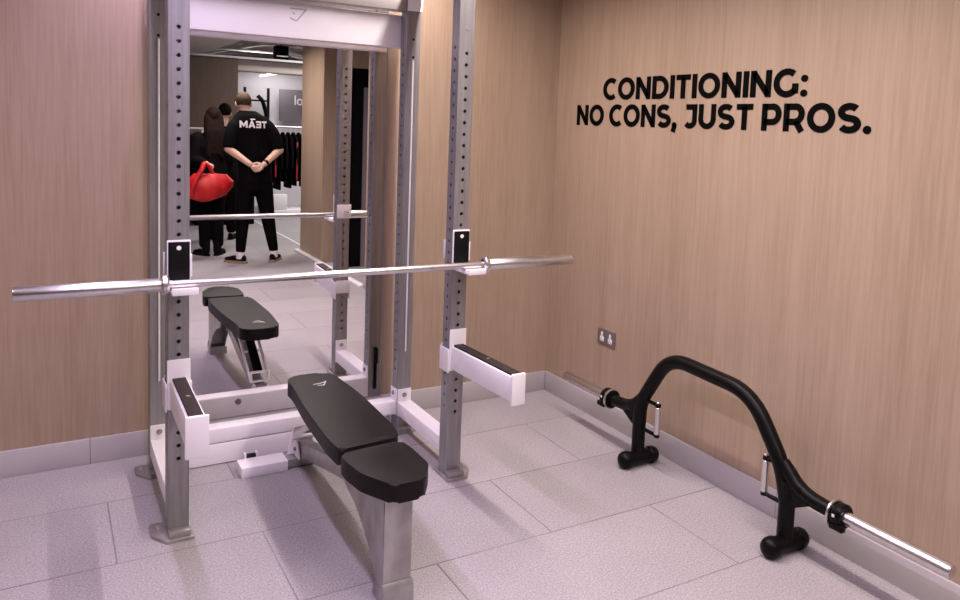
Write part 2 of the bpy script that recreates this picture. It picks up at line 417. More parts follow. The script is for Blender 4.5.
# small mark on the beam: a bent arrow-like tick
def strokes(bm, T, lines, w, t=0.002):
    """flat ribbons with mitred corners; T maps (u, v, d) to space"""
    for pts in lines:
        pts = [Vector(p) for p in pts]; n = len(pts); closed = (pts[0]-pts[-1]).length < 1e-6 and n > 3
        if closed: pts = pts[:-1]; n -= 1
        Lf, Rt = [], []
        for i in range(n):
            if closed or 0 < i < n-1:
                a = (pts[i]-pts[i-1]).normalized(); b = (pts[(i+1) % n]-pts[i]).normalized()
            elif i == 0: a = b = (pts[1]-pts[0]).normalized()
            else: a = b = (pts[-1]-pts[-2]).normalized()
            na = Vector((-a.y, a.x)); nb = Vector((-b.y, b.x)); m = na+nb
            m = m.normalized() if m.length > 1e-4 else na
            k = min(1/max(m.dot(na), 0.2), 2.6)*w/2
            Lf.append(pts[i]+m*k); Rt.append(pts[i]-m*k)
        rings = [[bm.verts.new(T(p.x, p.y, d)) for p, d in ((l, 0), (l, t), (r, t), (r, 0))] for l, r in zip(Lf, Rt)]
        m_ = n if closed else n-1
        for i in range(m_):
            a, b = rings[i], rings[(i+1) % n]
            for k in range(4): bm.faces.new((a[k], a[(k+1) % 4], b[(k+1) % 4], b[k]))
        if not closed: bm.faces.new(rings[0]); bm.faces.new(rings[-1][::-1])
bm = bmesh.new()
strokes(bm, lambda u, v, d: (-0.010+u, YRb+0.0002-d, 2.052+v), [[(0.0, 0.062), (0.075, 0.062), (0.03, 0.006)], [(0.03, 0.006), (0.0, 0.018)], [(0.012, 0.045), (0.022, 0.036)]], 0.006, 0.001)
# (the mark sits on the beam's front face)
for v in bm.verts: v.co.y -= 0.0 - 0.0
MARK = mat('grey_mark', (0.45, 0.42, 0.46), 0.5)
rp('logo', bm, MARK, tb)
# black strap hanging at the right rear post, seen in the mirror
bm = bmesh.new(); box(bm, 0.574, 0.592, YRb+0.0005, YRb+0.012, 0.10, 0.25, 0.003); box(bm, 0.574, 0.590, YRb+0.0005, YRb+0.030, 0.25, 0.34, 0.003)
rp('release_lever', bm, BLACKC)

# J-cups
def jcup(sx):
    x0, x1 = sx*P-H-0.003, sx*P+H+0.003
    bm = bmesh.new()
    box(bm, x0, x1, YF-0.008, YF-0.001, 0.975, 1.140, 0.002)                 # front plate
    box(bm, x1+0.0003, x1+0.005, YF-0.008, YFb+0.006, 1.0, 1.085, 0.0015)   # wing round the post
    box(bm, x0-0.003, x1, YFb+0.001, YFb+0.006, 1.0, 1.085, 0.0015)                # rear plate
    box(bm, x0-0.003, x1+0.003, YF-0.163, YF-0.0085, 0.966, 0.978, 0.002)    # shelf
    box(bm, x0-0.003, x1+0.003, YF-0.170, YF-0.1635, 0.966, 0.992, 0.002)    # lip
    j = rp('j_cup', bm, WHITE)
    bm = bmesh.new(); box(bm, x0+0.004, x1-0.004, YF-0.0135, YF-0.0085, 0.979, 1.134, 0.001); rp('liner', bm, LINER, j)
    bm = bmesh.new(); box(bm, x0, x1, YF-0.162, YF-0.014, 0.9785, 0.9855, 0.001); rp('shelf_pad', bm, WHITE, j)
    bm = bmesh.new(); cyl(bm, (sx*P-0.001, YF-0.0137, 1.112), (sx*P-0.001, YF-0.0165, 1.112), 0.0085, 20, bev=0.0008); rp('pin_head', bm, PRINT, j)
    bm = bmesh.new(); cyl(bm, (sx*P+0.005, YFb+0.0065, 1.045), (sx*P+0.005, YFb+0.07, 1.045), 0.006, 12, bev=0.001); rp('pin', bm, CHROME, j)
jcup(-1); jcup(1)

# safety arms
def arm(sx, yend, yaw):
    piv = Vector((sx*P, YF, 0))
    M = Matrix.Translation(piv) @ Matrix.Rotation(yaw, 4, 'Z') @ Matrix.Translation(-piv)
    bm = bmesh.new(); box(bm, sx*P-0.031, sx*P+0.031, yend, YF-0.0085, 0.508, 0.612, 0.004, M=M)
    a = rp('safety_arm', bm, WHITE)
    x0, x1 = sx*P-H-0.003, sx*P+H+0.003
    bm = bmesh.new()
    box(bm, x0, x1, YF-0.008, YF-0.001, 0.50, 0.690, 0.002)
    for p, q in ((x0-0.006, x0-0.0003), (x1+0.0003, x1+0.006)): box(bm, p, q, YF-0.008, YFb+0.007, 0.492, 0.600, 0.002)
    box(bm, x0, x1, YFb+0.001, YFb+0.007, 0.53, 0.610, 0.002)
    rp('clamp', bm, WHITE, a)
    bm = bmesh.new(); box(bm, sx*P-(0.0375 if sx < 0 else 0.033), sx*P+(0.0375 if sx < 0 else 0.033), yend-0.0125, yend-0.0005, 0.480 if sx < 0 else 0.494, 0.624, 0.004, 3, M=M); rp('end_plate', bm, WHITE, a)
    bm = bmesh.new(); box(bm, sx*P-0.023, sx*P+0.023, yend+0.002, YF-0.012, 0.6125, 0.622, 0.002, M=M); pd = rp('rubber_pad', bm, RUBBER, a)
    ym = (yend+YF)/2-0.02
    bm = bmesh.new(); cyl(bm, M @ Vector((sx*P, ym, 0.622)), M @ Vector((sx*P, ym, 0.625)), 0.008, 12); rp('screw', bm, CHROME, pd)
arm(-1, -1.285, math.radians(-0.6)); arm(1, -1.335, math.radians(3.2))

# ------------------------------------------------------------------ barbell
BY, BZ = -0.9728, 1.0003
bar = thing('barbell', 'long chrome barbell resting across the squat rack, no plates on it', 'barbell', (0, BY, BZ))
bm = bmesh.new(); cyl(bm, (-0.63, 0, 0), (0.63, 0, 0), 0.0142, 24); sh = obj('shaft', bm, KNURL, bar)
for a, b in ((-0.16, -0.02), (0.36, 0.40)):
    bm = bmesh.new(); cyl(bm, (a, 0, 0), (b, 0, 0), 0.0146, 24); obj('smooth_band', bm, CHROME, sh)
for sx in (-1, 1):
    bm = bmesh.new()
    Mx = Matrix.Rotation(sx*PI/2, 4, 'Y')
    lathe(bm, [(0, 0.655), (0.024, 0.655), (0.025, 0.657), (0.025, 1.092), (0.0235, 1.098), (0.012, 1.098), (0.012, 1.094), (0, 1.094)], 32, Mx)
    obj('sleeve', bm, CHROME, bar)
    bm = bmesh.new()
    lathe(bm, [(0, 0.6305), (0.024, 0.6305), (0.030, 0.634), (0.036, 0.640), (0.036, 0.6525), (0.033, 0.6548), (0, 0.6548)], 32, Mx)
    obj('collar', bm, CHROME, bar)

# ------------------------------------------------------------------ bench
bench = thing('weight_bench', 'black padded flat bench on steel frame in front of the rack', 'bench', (0.02, -1.0, 0))
def bp(name, bm, m, parent=None, **k):
    for v in bm.verts: v.co.x -= 0.02; v.co.y += 1.0
    return obj(name, bm, m, parent or bench, **k)
ZP0, ZP1 = 0.372, 0.437
back = [(-0.116, -1.330), (0.116, -1.308), (0.140, -1.22), (0.150, -0.80), (0.128, -0.50), (0.09, -0.452), (-0.04, -0.452), (-0.088, -0.50), (-0.085, -0.60), (-0.110, -0.86), (-0.124, -1.22)]
bm = bmesh.new(); prism(bm, round_poly(back, [.02, .02, .06, .12, .06, .03, .03, .05, .1, .1, .06], 5), ZP0, ZP1, 0.014, 4)
pad = bp('back_pad', bm, VINYL)
seat = [(-0.127, -1.360), (0.110, -1.340), (0.120, -1.42), (0.120, -1.57), (0.058, -1.672), (-0.050, -1.672), (-0.115, -1.54), (-0.130, -1.43)]
bm = bmesh.new(); prism(bm, round_poly(seat, [.02, .02, .02, .025, .02, .02, .025, .02], 4), ZP0, ZP1, 0.014, 4)
bp('seat_pad', bm, VINYL)
bm = bmesh.new()
strokes(bm, lambda u, v, d: (0.030+u, -0.62+v, ZP1+0.0003+d), [[(-0.028, 0.012), (0.008, 0.018), (0.034, 0.034), (0.012, -0.012), (-0.014, -0.006)]], 0.006, 0.0006)
bp('logo', bm, PRINT, pad)
# frame: main beam, leg, feet
def bar_box(bm, p0, p1, w, h, bev=0.003):
    """box section from p0 to p1 lying in a YZ plane"""
    p0, p1 = Vector(p0), Vector(p1); d = p1-p0; a = math.atan2(d.z, d.y)
    M = Matrix.Translation(p0) @ Matrix.Rotation(a, 4, 'X')
    box(bm, -w/2, w/2, 0, d.length, -h/2, h/2, bev, M=M)
YZ = Matrix(((0, 0, 1, 0), (1, 0, 0, 0), (0, 1, 0, 0), (0, 0, 0, 1)))
bm = bmesh.new(); bar_box(bm, (0.012, -0.435, 0.085), (-0.005, -1.42, 0.315), 0.056, 0.066)
bp('main_beam', bm, STEEL_D)
# front leg: folded plate with two flaring cheeks, open at the back
bm = bmesh.new()
cheek = round_poly([(-1.615, 0.05), (-1.622, 0.365), (-1.20, 0.365), (-1.215, 0.262), (-1.36, 0.225), (-1.50, 0.13), (-1.56, 0.05)], [.003, .003, .02, .02, .08, .1, .003], 6)
prism(bm, cheek, -0.060, -0.055, 0.001, 1, M=YZ); prism(bm, cheek, 0.033, 0.038, 0.001, 1, M=YZ)
vs = [[(-0.060, -1.624), (0.038, -1.624), (0.038, -1.616), (-0.060, -1.616)][i] for i in range(4)]
prism(bm, vs, 0.05, 0.366, 0.0015, 1)
lg = bp('front_leg', bm, STEEL_D)
bm = bmesh.new()
prism(bm, [(-1.640, 0.0), (-1.640, 0.052), (-1.6255, 0.078), (-1.6245, 0.0505), (-1.545, 0.049), (-1.535, 0.0)], -0.064, 0.044, 0.002, 2, M=YZ)
bp('front_foot', bm, STEEL_D, lg)
bm = bmesh.new(); box(bm, -0.060, 0.040, -1.58, -1.38, 0.3665, 0.3715, 0.001)
bp('seat_bracket', bm, STEEL_D)
bm = bmesh.new(); box(bm, -0.04, 0.06, -1.18, -0.60, 0.360, 0.3715, 0.003)
bp('pad_bracket', bm, STEEL_D)
# rear hinge cheeks
for x in (-0.026, 0.044):
    bm = bmesh.new(); prism(bm, round_poly([(-0.50, 0.052), (-0.40, 0.052), (-0.40, 0.12), (-0.44, 0.135), (-0.48, 0.11)], .01), x, x+0.006, 0.001, 1, M=YZ); bp('hinge_cheek', bm, WHITE)
bm = bmesh.new(); cyl(bm, (-0.034, -0.44, 0.085), (0.058, -0.44, 0.085), 0.009, 16, bev=0.002); bp('pivot_bolt', bm, STEEL)
# adjusting ladder under the back pad: two rails, black insert, square end
bm = bmesh.new()
for x in (-0.040, 0.062):
    bar_box(bm, (x, -0.455, 0.150), (x, -0.82, 0.357), 0.010, 0.026, 0.002)
for yy in (-0.80, -0.72, -0.64): box(bm, -0.036, 0.058, yy-.004, yy+.004, 0.150+(-.455-yy)*.567, 0.162+(-.455-yy)*.567, 0.002)
for z0, z1 in ((0.134, 0.146), (0.186, 0.198)): box(bm, -0.043, 0.065, -0.462, -0.448, z0, z1, 0.002)
for x in (-0.043, 0.053): box(bm, x, x+0.012, -0.462, -0.448, 0.146, 0.186, 0.001)
bp('adjusting_ladder', bm, WHITE)
bm = bmesh.new(); bar_box(bm, (0.011, -0.50, 0.185), (0.011, -0.80, 0.352), 0.05, 0.018, 0.003); bp('ladder_insert', bm, BLACKC)
bm = bmesh.new(); prism(bm, [(-0.052, 0.045), (0.072, 0.045), (0.056, 0.125), (-0.036, 0.125)], -0.398, -0.390, 0.001, 1, M=Matrix(((1, 0, 0, 0), (0, 0, 1, 0), (0, 1, 0, 0), (0, 0, 0, 1)))); pd_ = bp('pedestal', bm, WHITE)
bm = bmesh.new(); bolt(bm, (0.01, -0.390, 0.085), (0, 1, 0), 0.010, 0.005); bp('bolt', bm, STEEL, pd_)
# rear foot: steel bar with white end shoes
bm = bmesh.new(); box(bm, -0.068, 0.090, -0.455, -0.385, 0.006, 0.044, 0.003); rf = bp('rear_foot', bm, STEEL_D)
for x0, x1 in ((-0.272, -0.066), (0.088, 0.294)):
    bm = bmesh.new(); box(bm, x0, x1, -0.468, -0.362, 0.0, 0.048, 0.004); bp('end_shoe', bm, WHITE, rf)
for x in (-0.232, -0.180):
    bm = bmesh.new(); box(bm, x-0.004, x+0.004, -0.3615, -0.330, 0.012, 0.066, 0.002); bp('wheel_fork', bm, WHITE, rf)
bm = bmesh.new(); cyl(bm, (-0.2275, -0.345, 0.040), (-0.1845, -0.345, 0.040), 0.020, 16, bev=0.002); bp('wheel', bm, BLACKC, rf)

# ------------------------------------------------------------------ open trap bar
TX = 1.44
trap = thing('open_trap_bar', 'black arched open trap bar standing on the floor by the lettered wall', 'barbell', (TX, -1.56, 0))
def q(y, z, x=0): return Vector((x, y+1.56, z))
def fillet(pts, r, n=7):
    out = [pts[0]]
    for i in range(1, len(pts)-1):
        p = pts[i]; a = pts[i-1]-p; c = pts[i+1]-p; k = min(r, a.length*.49, c.length*.49)
        s = p+a.normalized()*k; e = p+c.normalized()*k
        for j in range(n+1):
            t = j/n; out.append(s*(1-t)**2+p*2*t*(1-t)+e*t*t)
    out.append(pts[-1]); return out
bm = bmesh.new()
arch = fillet([q(-1.124, 0.20), q(-1.128, 0.315), q(-1.305, 0.585), q(-1.80, 0.568), q(-1.972, 0.335), q(-2.006, 0.20)], 0.12)
tube(bm, arch, 0.0315, 24)
for yl, ys, yn in ((-1.122, -0.915, 1), (-2.006, -2.205, -1)):
    tube(bm, [q(yl, 0.06), q(yl, 0.29)], 0.0315, 24)
    tube(bm, fillet([q(yl-0.028*yn, 0.355), q(yl+0.030*yn, 0.29), q(yl+0.10*yn, 0.262), q(ys, 0.256)], 0.05), [0.022]+[0.029]*8+[0.0285]*8+[0.027], 22)
    # web plate
    pl = [(yl+0.125*yn, 0.245), (yl+0.05*yn, 0.29), (yl, 0.34), (yl, 0.185), (yl+0.038*yn, 0.198)]
    prism(bm, [(y+1.56, z) for y, z in (pl if yn > 0 else pl[::-1])], -0.016, 0.016, 0.003, 2, M=Matrix(((0, 0, 1, 0), (1, 0, 0, 0), (0, 1, 0, 0), (0, 0, 0, 1))))
obj('frame', bm, BLACKC, trap)
for ys, s, ye in ((-0.915, 1, -0.495), (-2.205, -1, -2.648)):
    Mx = Matrix.Translation(q(ys, 0.256)) @ Matrix.Rotation(-s*PI/2, 4, 'X')
    bm = bmesh.new(); lathe(bm, [(0, 0.0), (0.040, 0), (0.046, 0.003), (0.046, 0.018), (0, 0.018)], 28, Mx); rg = obj('flange', bm, BLACKC, trap)
    bm = bmesh.new(); lathe(bm, [(0.0462, 0.006), (0.051, 0.008), (0.051, 0.015), (0.0462, 0.017)], 32, Mx); obj('flange_rim', bm, CHROME, rg)
    bm = bmesh.new(); lathe(bm, [(0, 0.0185), (0.025, 0.0185), (0.025, abs(ye-ys)-0.006), (0.021, abs(ye-ys)), (0, abs(ye-ys))], 28, Mx); obj('sleeve', bm, CHROME, trap)
    bm = bmesh.new(); lathe(bm, [(0.0255, 0.0195), (0.043, 0.0195), (0.046, 0.024), (0.046, 0.052), (0.040, 0.058), (0.0255, 0.056)], 28, Mx)
    box(bm, -0.045, -0.020, q(ys+s*.02, 0).y if s > 0 else q(ys-.075, 0).y, q(ys+s*.075, 0).y if s > 0 else q(ys-.02, 0).y, 0.215, 0.238, 0.004)
    box(bm, -0.046, -0.030, min(q(ys+s*.025, 0).y, q(ys+s*.05, 0).y), max(q(ys+s*.025, 0).y, q(ys+s*.05, 0).y), 0.24, 0.285, 0.004)
    ck = obj('collar_clamp', bm, BLACKC, trap)
    bm = bmesh.new(); box(bm, -0.0475, -0.0462, min(q(ys+s*.032, 0).y, q(ys+s*.043, 0).y), max(q(ys+s*.032, 0).y, q(ys+s*.043, 0).y), 0.262, 0.273, 0.0003); obj('badge', bm, PRINT, ck)
for yl, yg in ((-1.122, -1.250), (-2.0, -1.892)):
    for z, rr in ((0.190, 0.009), (0.335, 0.009)):
        bm = bmesh.new(); tube(bm, [q(yl, z), q(yg, z)], rr, 12); cyl(bm, q(yg, z-0.008), q(yg, z+0.010), 0.013, 16, bev=0.002)
        hb = obj('handle_bracket', bm, BLACKC, trap)
    bm = bmesh.new(); cyl(bm, q(yg, 0.1985), q(yg, 0.3265), 0.0145, 20, bev=0.001); obj('handle', bm, KNURL, trap)
    bm = bmesh.new(); cyl(bm, q(yg, 0.3455), q(yg, 0.3535), 0.0115, 16, bev=0.002); obj('handle_cap', bm, CHROME, hb)
for yl in (-1.130, -2.010):
    bm = bmesh.new()
    Mx = Matrix.Translation(q(yl, 0.041, -0.115)) @ Matrix.Rotation(PI/2, 4, 'Y')
    lathe(bm, [(0, 0.0), (0.018, 0.002), (0.033, 0.012), (0.0405, 0.028), (0.041, 0.05), (0.036, 0.056), (0.034, 0.09), (0.034, 0.14), (0.036, 0.174), (0.041, 0.18), (0.0405, 0.202), (0.033, 0.218), (0.018, 0.228), (0, 0.23)], 28, Mx)
    obj('roller_foot', bm, RUBBER if False else BLACKC, trap)
trap_done = True

# ------------------------------------------------------------------ lettering on the right wall
def arc(cx, cy, rx, ry, a0, a1, n=18):
    return [(cx+rx*math.cos(math.radians(a0+(a1-a0)*i/n)), cy+ry*math.sin(math.radians(a0+(a1-a0)*i/n))) for i in range(n+1)]
SW = 0.225; h_ = SW/2; T_ = 1-h_; Bt = h_
def circ(cx, cy, r): return ('dot', cx, cy, r)
G = {
 'C': (0.86, [arc(.50, .5, .395, .41, 52, 308)]),
 'O': (1.00, [arc(.50, .5, .395, .405, 0, 360, 32)]),
 'N': (0.84, [[(h_, 0), (h_, 1)], [(h_+.02, .90), (.84-h_-.02, .10)], [(.84-h_, 0), (.84-h_, 1)]]),
 'D': (0.88, [[(.36, Bt), (h_, Bt), (h_, T_), (.36, T_)], arc(.36, .5, .415, .3975, -90, 90, 18)]),
 'I': (0.21, [[(h_, 0), (h_, 1)]]),
 'T': (0.72, [[(.0, T_), (.72, T_)], [(.36, 0), (.36, .9)]]),
 'G': (0.93, [arc(.50, .5, .395, .41, 50, 320) , [(.825, .12), (.825, .47)] ]),
 ':': (0.24, [circ(.12, .64, .125), circ(.12, .12, .125)]),
 '.': (0.26, [circ(.13, .12, .135)]),
 ',': (0.24, [circ(.12, .12, .125), [(.15, .12), (.06, -.18)]]),
 'S': (0.78, [arc(.385, .70, .275, .195, 35, 180, 10) + arc(.385, .70, .275, .195, 185, 265, 6)[0:] + arc(.40, .297, .285, .195, 85, 0, 8) + arc(.40, .297, .285, .195, -5, -150, 12)]),
 'J': (0.66, [[(.10, T_), (.66-h_, T_), (.66-h_, .33)] + arc(.31, .33, .245, .23, -5, -140, 10)]),
 'U': (0.84, [[(h_, 1), (h_, .42)] + arc(.42, .42, .3175, .32, 185, 355, 14) + [(.84-h_, .42), (.84-h_, 1)]]),
 'P': (0.80, [[(h_, 0), (h_, 1)], [(h_, T_), (.44, T_)] + arc(.44, .61, .255, .285, 85, -85, 12) + [(.44, .325), (h_, .325)]]),
 'R': (0.82, [[(h_, 0), (h_, 1)], [(h_, T_), (.44, T_)] + arc(.44, .62, .255, .275, 85, -85, 12) + [(.44, .345), (h_, .345)], [(.50, .34), (.72, 0)]]),
 'E': (0.70, [[(.70, T_), (h_, T_), (h_, Bt), (.70, Bt)], [(h_, .5), (.64, .5)]]),
 'A': (0.92, [[(h_, 0), (.46, .98), (.92-h_, 0)], [(.22, .29), (.70, .29)]]),
 'M': (0.98, [[(h_, 0), (h_, 1)], [(h_+.01, .93), (.49, .32), (.98-h_-.01, .93)], [(.98-h_, 0), (.98-h_, 1)]]),
}
def glyph_mesh(bm, ch, x0, sx, sy, T, t):
    for ln in G[ch][1]:
        if ln[0] == 'dot':
            _, cx, cy, r = ln; n = 20
            a = [bm.verts.new(T(x0+(cx+r*math.cos(2*PI*i/n))*sx, (cy+r*math.sin(2*PI*i/n))*sy, 0)) for i in range(n)]
            b = [bm.verts.new(T(x0+(cx+r*math.cos(2*PI*i/n))*sx, (cy+r*math.sin(2*PI*i/n))*sy, t)) for i in range(n)]
            bm.faces.new(a[::-1]); bm.faces.new(b)
            for i in range(n): bm.faces.new((a[i], a[(i+1) % n], b[(i+1) % n], b[i]))
        else:
            strokes(bm, lambda u, v, d: T(x0+u*sx, v*sy, d), [ln], SW, t)
def layout(text, gap=0.10, space=0.30):
    x = 0; out = []
    for ch in text:
        if ch == ' ': x += space; continue
        out.append((ch, x)); x += G[ch][0]+gap
    return out, x-gap
sign = thing('wall_lettering', 'black capital letters reading CONDITIONING: NO CONS, JUST PROS. on the wood wall', 'lettering', (XW, -1.15, 1.62))
for text, ya, yb, z0, z1 in (('CONDITIONING:', -0.447, -1.800, 1.772, 1.886), ('NO CONS, JUST PROS.', -0.209, -2.100, 1.630, 1.744)):
    lay, tot = layout(text); sx = (ya-yb)/tot; sy = z1-z0
    for ch, x in lay:
        if ch == ':':
            for dot in G[':'][1]:
                G['dot'] = (0.24, [dot]); bm = bmesh.new(); glyph_mesh(bm, 'dot', x*sx, sx, sy, lambda u, v, d: (-0.0004-d, ya-u+1.15, z0+v-1.62), 0.003); obj('colon_dot', bm, VLET, sign, sm=False)
            continue
        bm = bmesh.new()
        glyph_mesh(bm, ch, x*sx, sx, sy, lambda u, v, d: (-0.0004-d, ya-u+1.15, z0+v-1.62), 0.003)
        obj('comma' if ch == ',' else 'colon' if ch == ':' else 'full_stop' if ch == '.' else 'letter', bm, VLET, sign, sm=False)

# ------------------------------------------------------------------ socket
sk = thing('wall_socket', 'double steel plug socket low on the wood wall left of the trap bar', 'socket', (XW, -0.588, 0.471))
bm = bmesh.new(); box(bm, -0.008, -0.0005, -0.076, 0.076, -0.042, 0.042, 0.002); pt_ = obj('face_plate', bm, mat('socket_steel', (0.30, 0.27, 0.27), 0.4, 0.8), sk)
for y in (0.036, -0.036):
    bm = bmesh.new(); box(bm, -0.0105, -0.0082, y-0.018, y+0.016, -0.026, 0.001, 0.0008); obj('socket_insert', bm, PRINT, sk)
    bm = bmesh.new(); box(bm, -0.012, -0.0082, y-0.007, y+0.006, 0.004, 0.026, 0.0008); obj('switch', bm, PRINT, sk)
    bm = bmesh.new(); box(bm, -0.0112, -0.0106, y-0.003, y+0.001, -0.010, -0.003); box(bm, -0.0112, -0.0106, y-0.012, y-0.007, -0.020, -0.016); box(bm, -0.0112, -0.0106, y+0.005, y+0.010, -0.020, -0.016); obj('pin_holes', bm, BLK, sk)

# ------------------------------------------------------------------ people (seen in the mirror)
def loft(bm, secs, seg=24, cap=True):
    """secs: (centre, rx, ry[, axis frame]) horizontal ellipses"""
    rings = []
    for c, rx, ry in secs:
        rings.append([bm.verts.new((c[0]+rx*math.cos(2*PI*i/seg), c[1]+ry*math.sin(2*PI*i/seg), c[2])) for i in range(seg)])
    for a, b in zip(rings, rings[1:]):
        for i in range(seg): bm.faces.new((a[i], a[(i+1) % seg], b[(i+1) % seg], b[i]))
    if cap: bm.faces.new(rings[0][::-1]); bm.faces.new(rings[-1])
def ell(bm, c, r, M=None, seg=20):
    R = bmesh.ops.create_uvsphere(bm, u_segments=seg, v_segments=seg//2+2, radius=1)
    for v in R['verts']:
        p = Vector((v.co.x*r[0], v.co.y*r[1], v.co.z*r[2]))
        if M is not None: p = M @ p
        v.co = p + Vector(c)
    return R['verts']
def limb(bm, pts, rs):
    P_ = [Vector(p) for p in pts]
    out = []; ro = []
    for i in range(len(P_)-1):
        for k in range(4):
            t = k/4; out.append(P_[i].lerp(P_[i+1], t)); ro.append(rs[i]*(1-t)+rs[i+1]*t)
    out.append(P_[-1]); ro.append(rs[-1])
    tube(bm, out, ro, 14)
    for p, r in zip(P_, rs): ell(bm, p, (r*.99,)*3, seg=12)
def remeshed(name, bm, m, parent, voxel=0.008, it=3):
    bmesh.ops.recalc_face_normals(bm, faces=bm.faces[:])
    me = bpy.data.meshes.new(name+'_raw'); bm.to_mesh(me); bm.free()
    t = bpy.data.objects.new(name+'_raw', me); COL.objects.link(t)
    md = t.modifiers.new('r', 'REMESH'); md.mode = 'VOXEL'; md.voxel_size = voxel; md.use_smooth_shade = True
    ms = t.modifiers.new('s', 'SMOOTH'); ms.iterations = it; ms.factor = 0.5
    dg = bpy.context.evaluated_depsgraph_get(); dg.update()
    me2 = bpy.data.meshes.new_from_object(t.evaluated_get(dg))
    bpy.data.objects.remove(t); bpy.data.meshes.remove(me)
    me2.name = name; me2.materials.clear(); me2.materials.append(m)
    for p in me2.polygons: p.use_smooth = True
    o = bpy.data.objects.new(name, me2); COL.objects.link(o); o.parent = parent
    return o
def head(bm, c, yaw=0.0, s=1.0, tilt=0.0):
    M = Matrix.Rotation(yaw, 3, 'Z') @ Matrix.Rotation(tilt, 3, 'X')
    c = Vector(c)
    def e(p, r): ell(bm, c+M @ (Vector(p)*s), [k*s for k in r], M, 18)
    e((0, 0.008, 0.02), (0.077, 0.096, 0.098)); e((0, -0.030, -0.045), (0.056, 0.062, 0.070)); e((0, -0.078, -0.085), (0.024, 0.020, 0.018))
    e((0, -0.098, -0.018), (0.012, 0.018, 0.020)); e((0, -0.088, 0.004), (0.009, 0.012, 0.026))
    e((0, -0.084, -0.055), (0.024, 0.012, 0.008))
    for x in (-1, 1): e((x*0.077, 0.008, -0.012), (0.010, 0.020, 0.032)); e((x*0.030, -0.074, 0.022), (0.022, 0.012, 0.008))
    return M
def eyes(par, c, M, s=1.0):
    for x in (-1, 1):
        bm = bmesh.new(); ell(bm, Vector(c)+M @ Vector((x*0.031*s, -0.079*s, 0.004*s)), (0.012*s, 0.010*s, 0.009*s), M, 12)
        obj('eye', bm, NAIL, par)
def hand(bm, wrist, d, n, s=1.0, curl=0.6, side=1):
    """d = towards the fingertips, n = direction the palm faces"""
    w = Vector(wrist); d = Vector(d).normalized(); n = Vector(n); n = (n-d*n.dot(d)).normalized(); t = d.cross(n)*side
    R = Matrix((t, n, d)).transposed()
    ell(bm, w+d*0.048*s, (0.040*s, 0.015*s, 0.050*s), R, 14)
    for i, (o, L) in enumerate(((0.029, 0.066), (0.010, 0.076), (-0.010, 0.071), (-0.028, 0.056))):
        p = w+d*0.082*s+t*o*s; pts = [w+d*0.05*s+t*o*0.8*s, p]; a = 0.25
        for k in (0.45, 0.32, 0.23):
            a += curl; p = p+(d*math.cos(a)+n*math.sin(a))*L*k*s; pts.append(p)
        limb(bm, pts, [0.009*s, 0.009*s, 0.0085*s, 0.008*s, 0.007*s])
    b = w+d*0.02*s+t*0.026*s
    limb(bm, [b, b+(d*.6+t*.6+n*.3)*0.035*s, b+(d*.95+t*.55+n*.6)*0.055*s], [0.012*s, 0.0105*s, 0.008*s])
def shoe(par, c, yaw, L=0.29, m=SHOE, sole=GUM, boot=0.0, name='shoe'):
    M = Matrix.Translation(Vector(c)) @ Matrix.Rotation(yaw, 4, 'Z')
    out = [(-0.034, 0.085), (0.034, 0.085), (0.042, -0.02), (0.052, -0.13), (0.040, -0.185), (0.0, -0.205), (-0.040, -0.185), (-0.046, -0.13), (-0.038, -0.02)]
    k = L/0.29; out = round_poly([(x*k, y*k) for x, y in out], 0.03)
    bm = bmesh.new(); prism(bm, out, 0.0, 0.026, 0.004, 2, M=M); 
    bm2 = bmesh.new()
    def e(p, r): ell(bm2, Vector(p)*k, [q_*k for q_ in r], None, 16)
    e((0, 0.02, 0.05), (0.037, 0.058, 0.05)); e((0, -0.06, 0.045), (0.040, 0.09, 0.036)); e((0, -0.135, 0.037), (0.043, 0.062, 0.026))
    if boot: cyl(bm2, (0, 0.025, 0.04), (0, 0.03, 0.04+boot), 0.048*k, 16)
    for v in bm2.verts: v.co = M @ Vector((v.co.x, v.co.y, max(v.co.z, 0.022)))
    s = remeshed(name, bm2, m, par, 0.009, 2)
    obj('sole', bm, sole, s)
    return s

# --- man with his hands clasped behind his back
man = thing('person', 'person in black TEAM shirt, hands clasped behind back, back to the mirror', 'person', (0.985, -4.96, 0))
bm = bmesh.new()
HM = Vector((-0.118, -0.045, 1.745))
loft(bm, [((0, 0, .86), .15, .10), ((0, 0, .98), .165, .115), ((0, 0, 1.12), .15, .10), ((-.02, 0, 1.34), .18, .11), ((-.035, 0, 1.50), .185, .10), ((-.05, 0, 1.57), .13, .085), ((-.075, 0, 1.62), .06, .06)])
limb(bm, [(-.078, .012, 1.56), (-.10, .0, 1.63), (-.112, -.02, 1.69)], [.062, .060, .058])
MM = head(bm, HM, 0.12, 1.04, 0.32)
WL, WR = Vector((-.10, .205, 1.10)), Vector((.050, .205, 1.10))
limb(bm, [(-.205, 0, 1.52), (-.295, .075, 1.255), WL], [.056, .046, .030])
limb(bm, [(.135, 0, 1.52), (.245, .075, 1.250), WR], [.056, .046, .030])
hand(bm, WL+Vector((.01, 0, -.01)), (.9, .10, -.45), (0, 1, .2), 1.0, .55, 1)
hand(bm, WR+Vector((-.01, .035, -.01)), (-.9, .06, -.45), (0, -1, .1), 1.0, .45, 1)
for x0, x1, x2 in ((-.09, -.135, -.150), (.09, .150, .205)):
    limb(bm, [(x0, 0, .93), (x1, -.01, .50), (x2, .02, .09)], [.085, .058, .040])
body = remeshed('body', bm, SKIN, man, 0.007, 2)
eyes(body, HM, MM)
bm = bmesh.new()
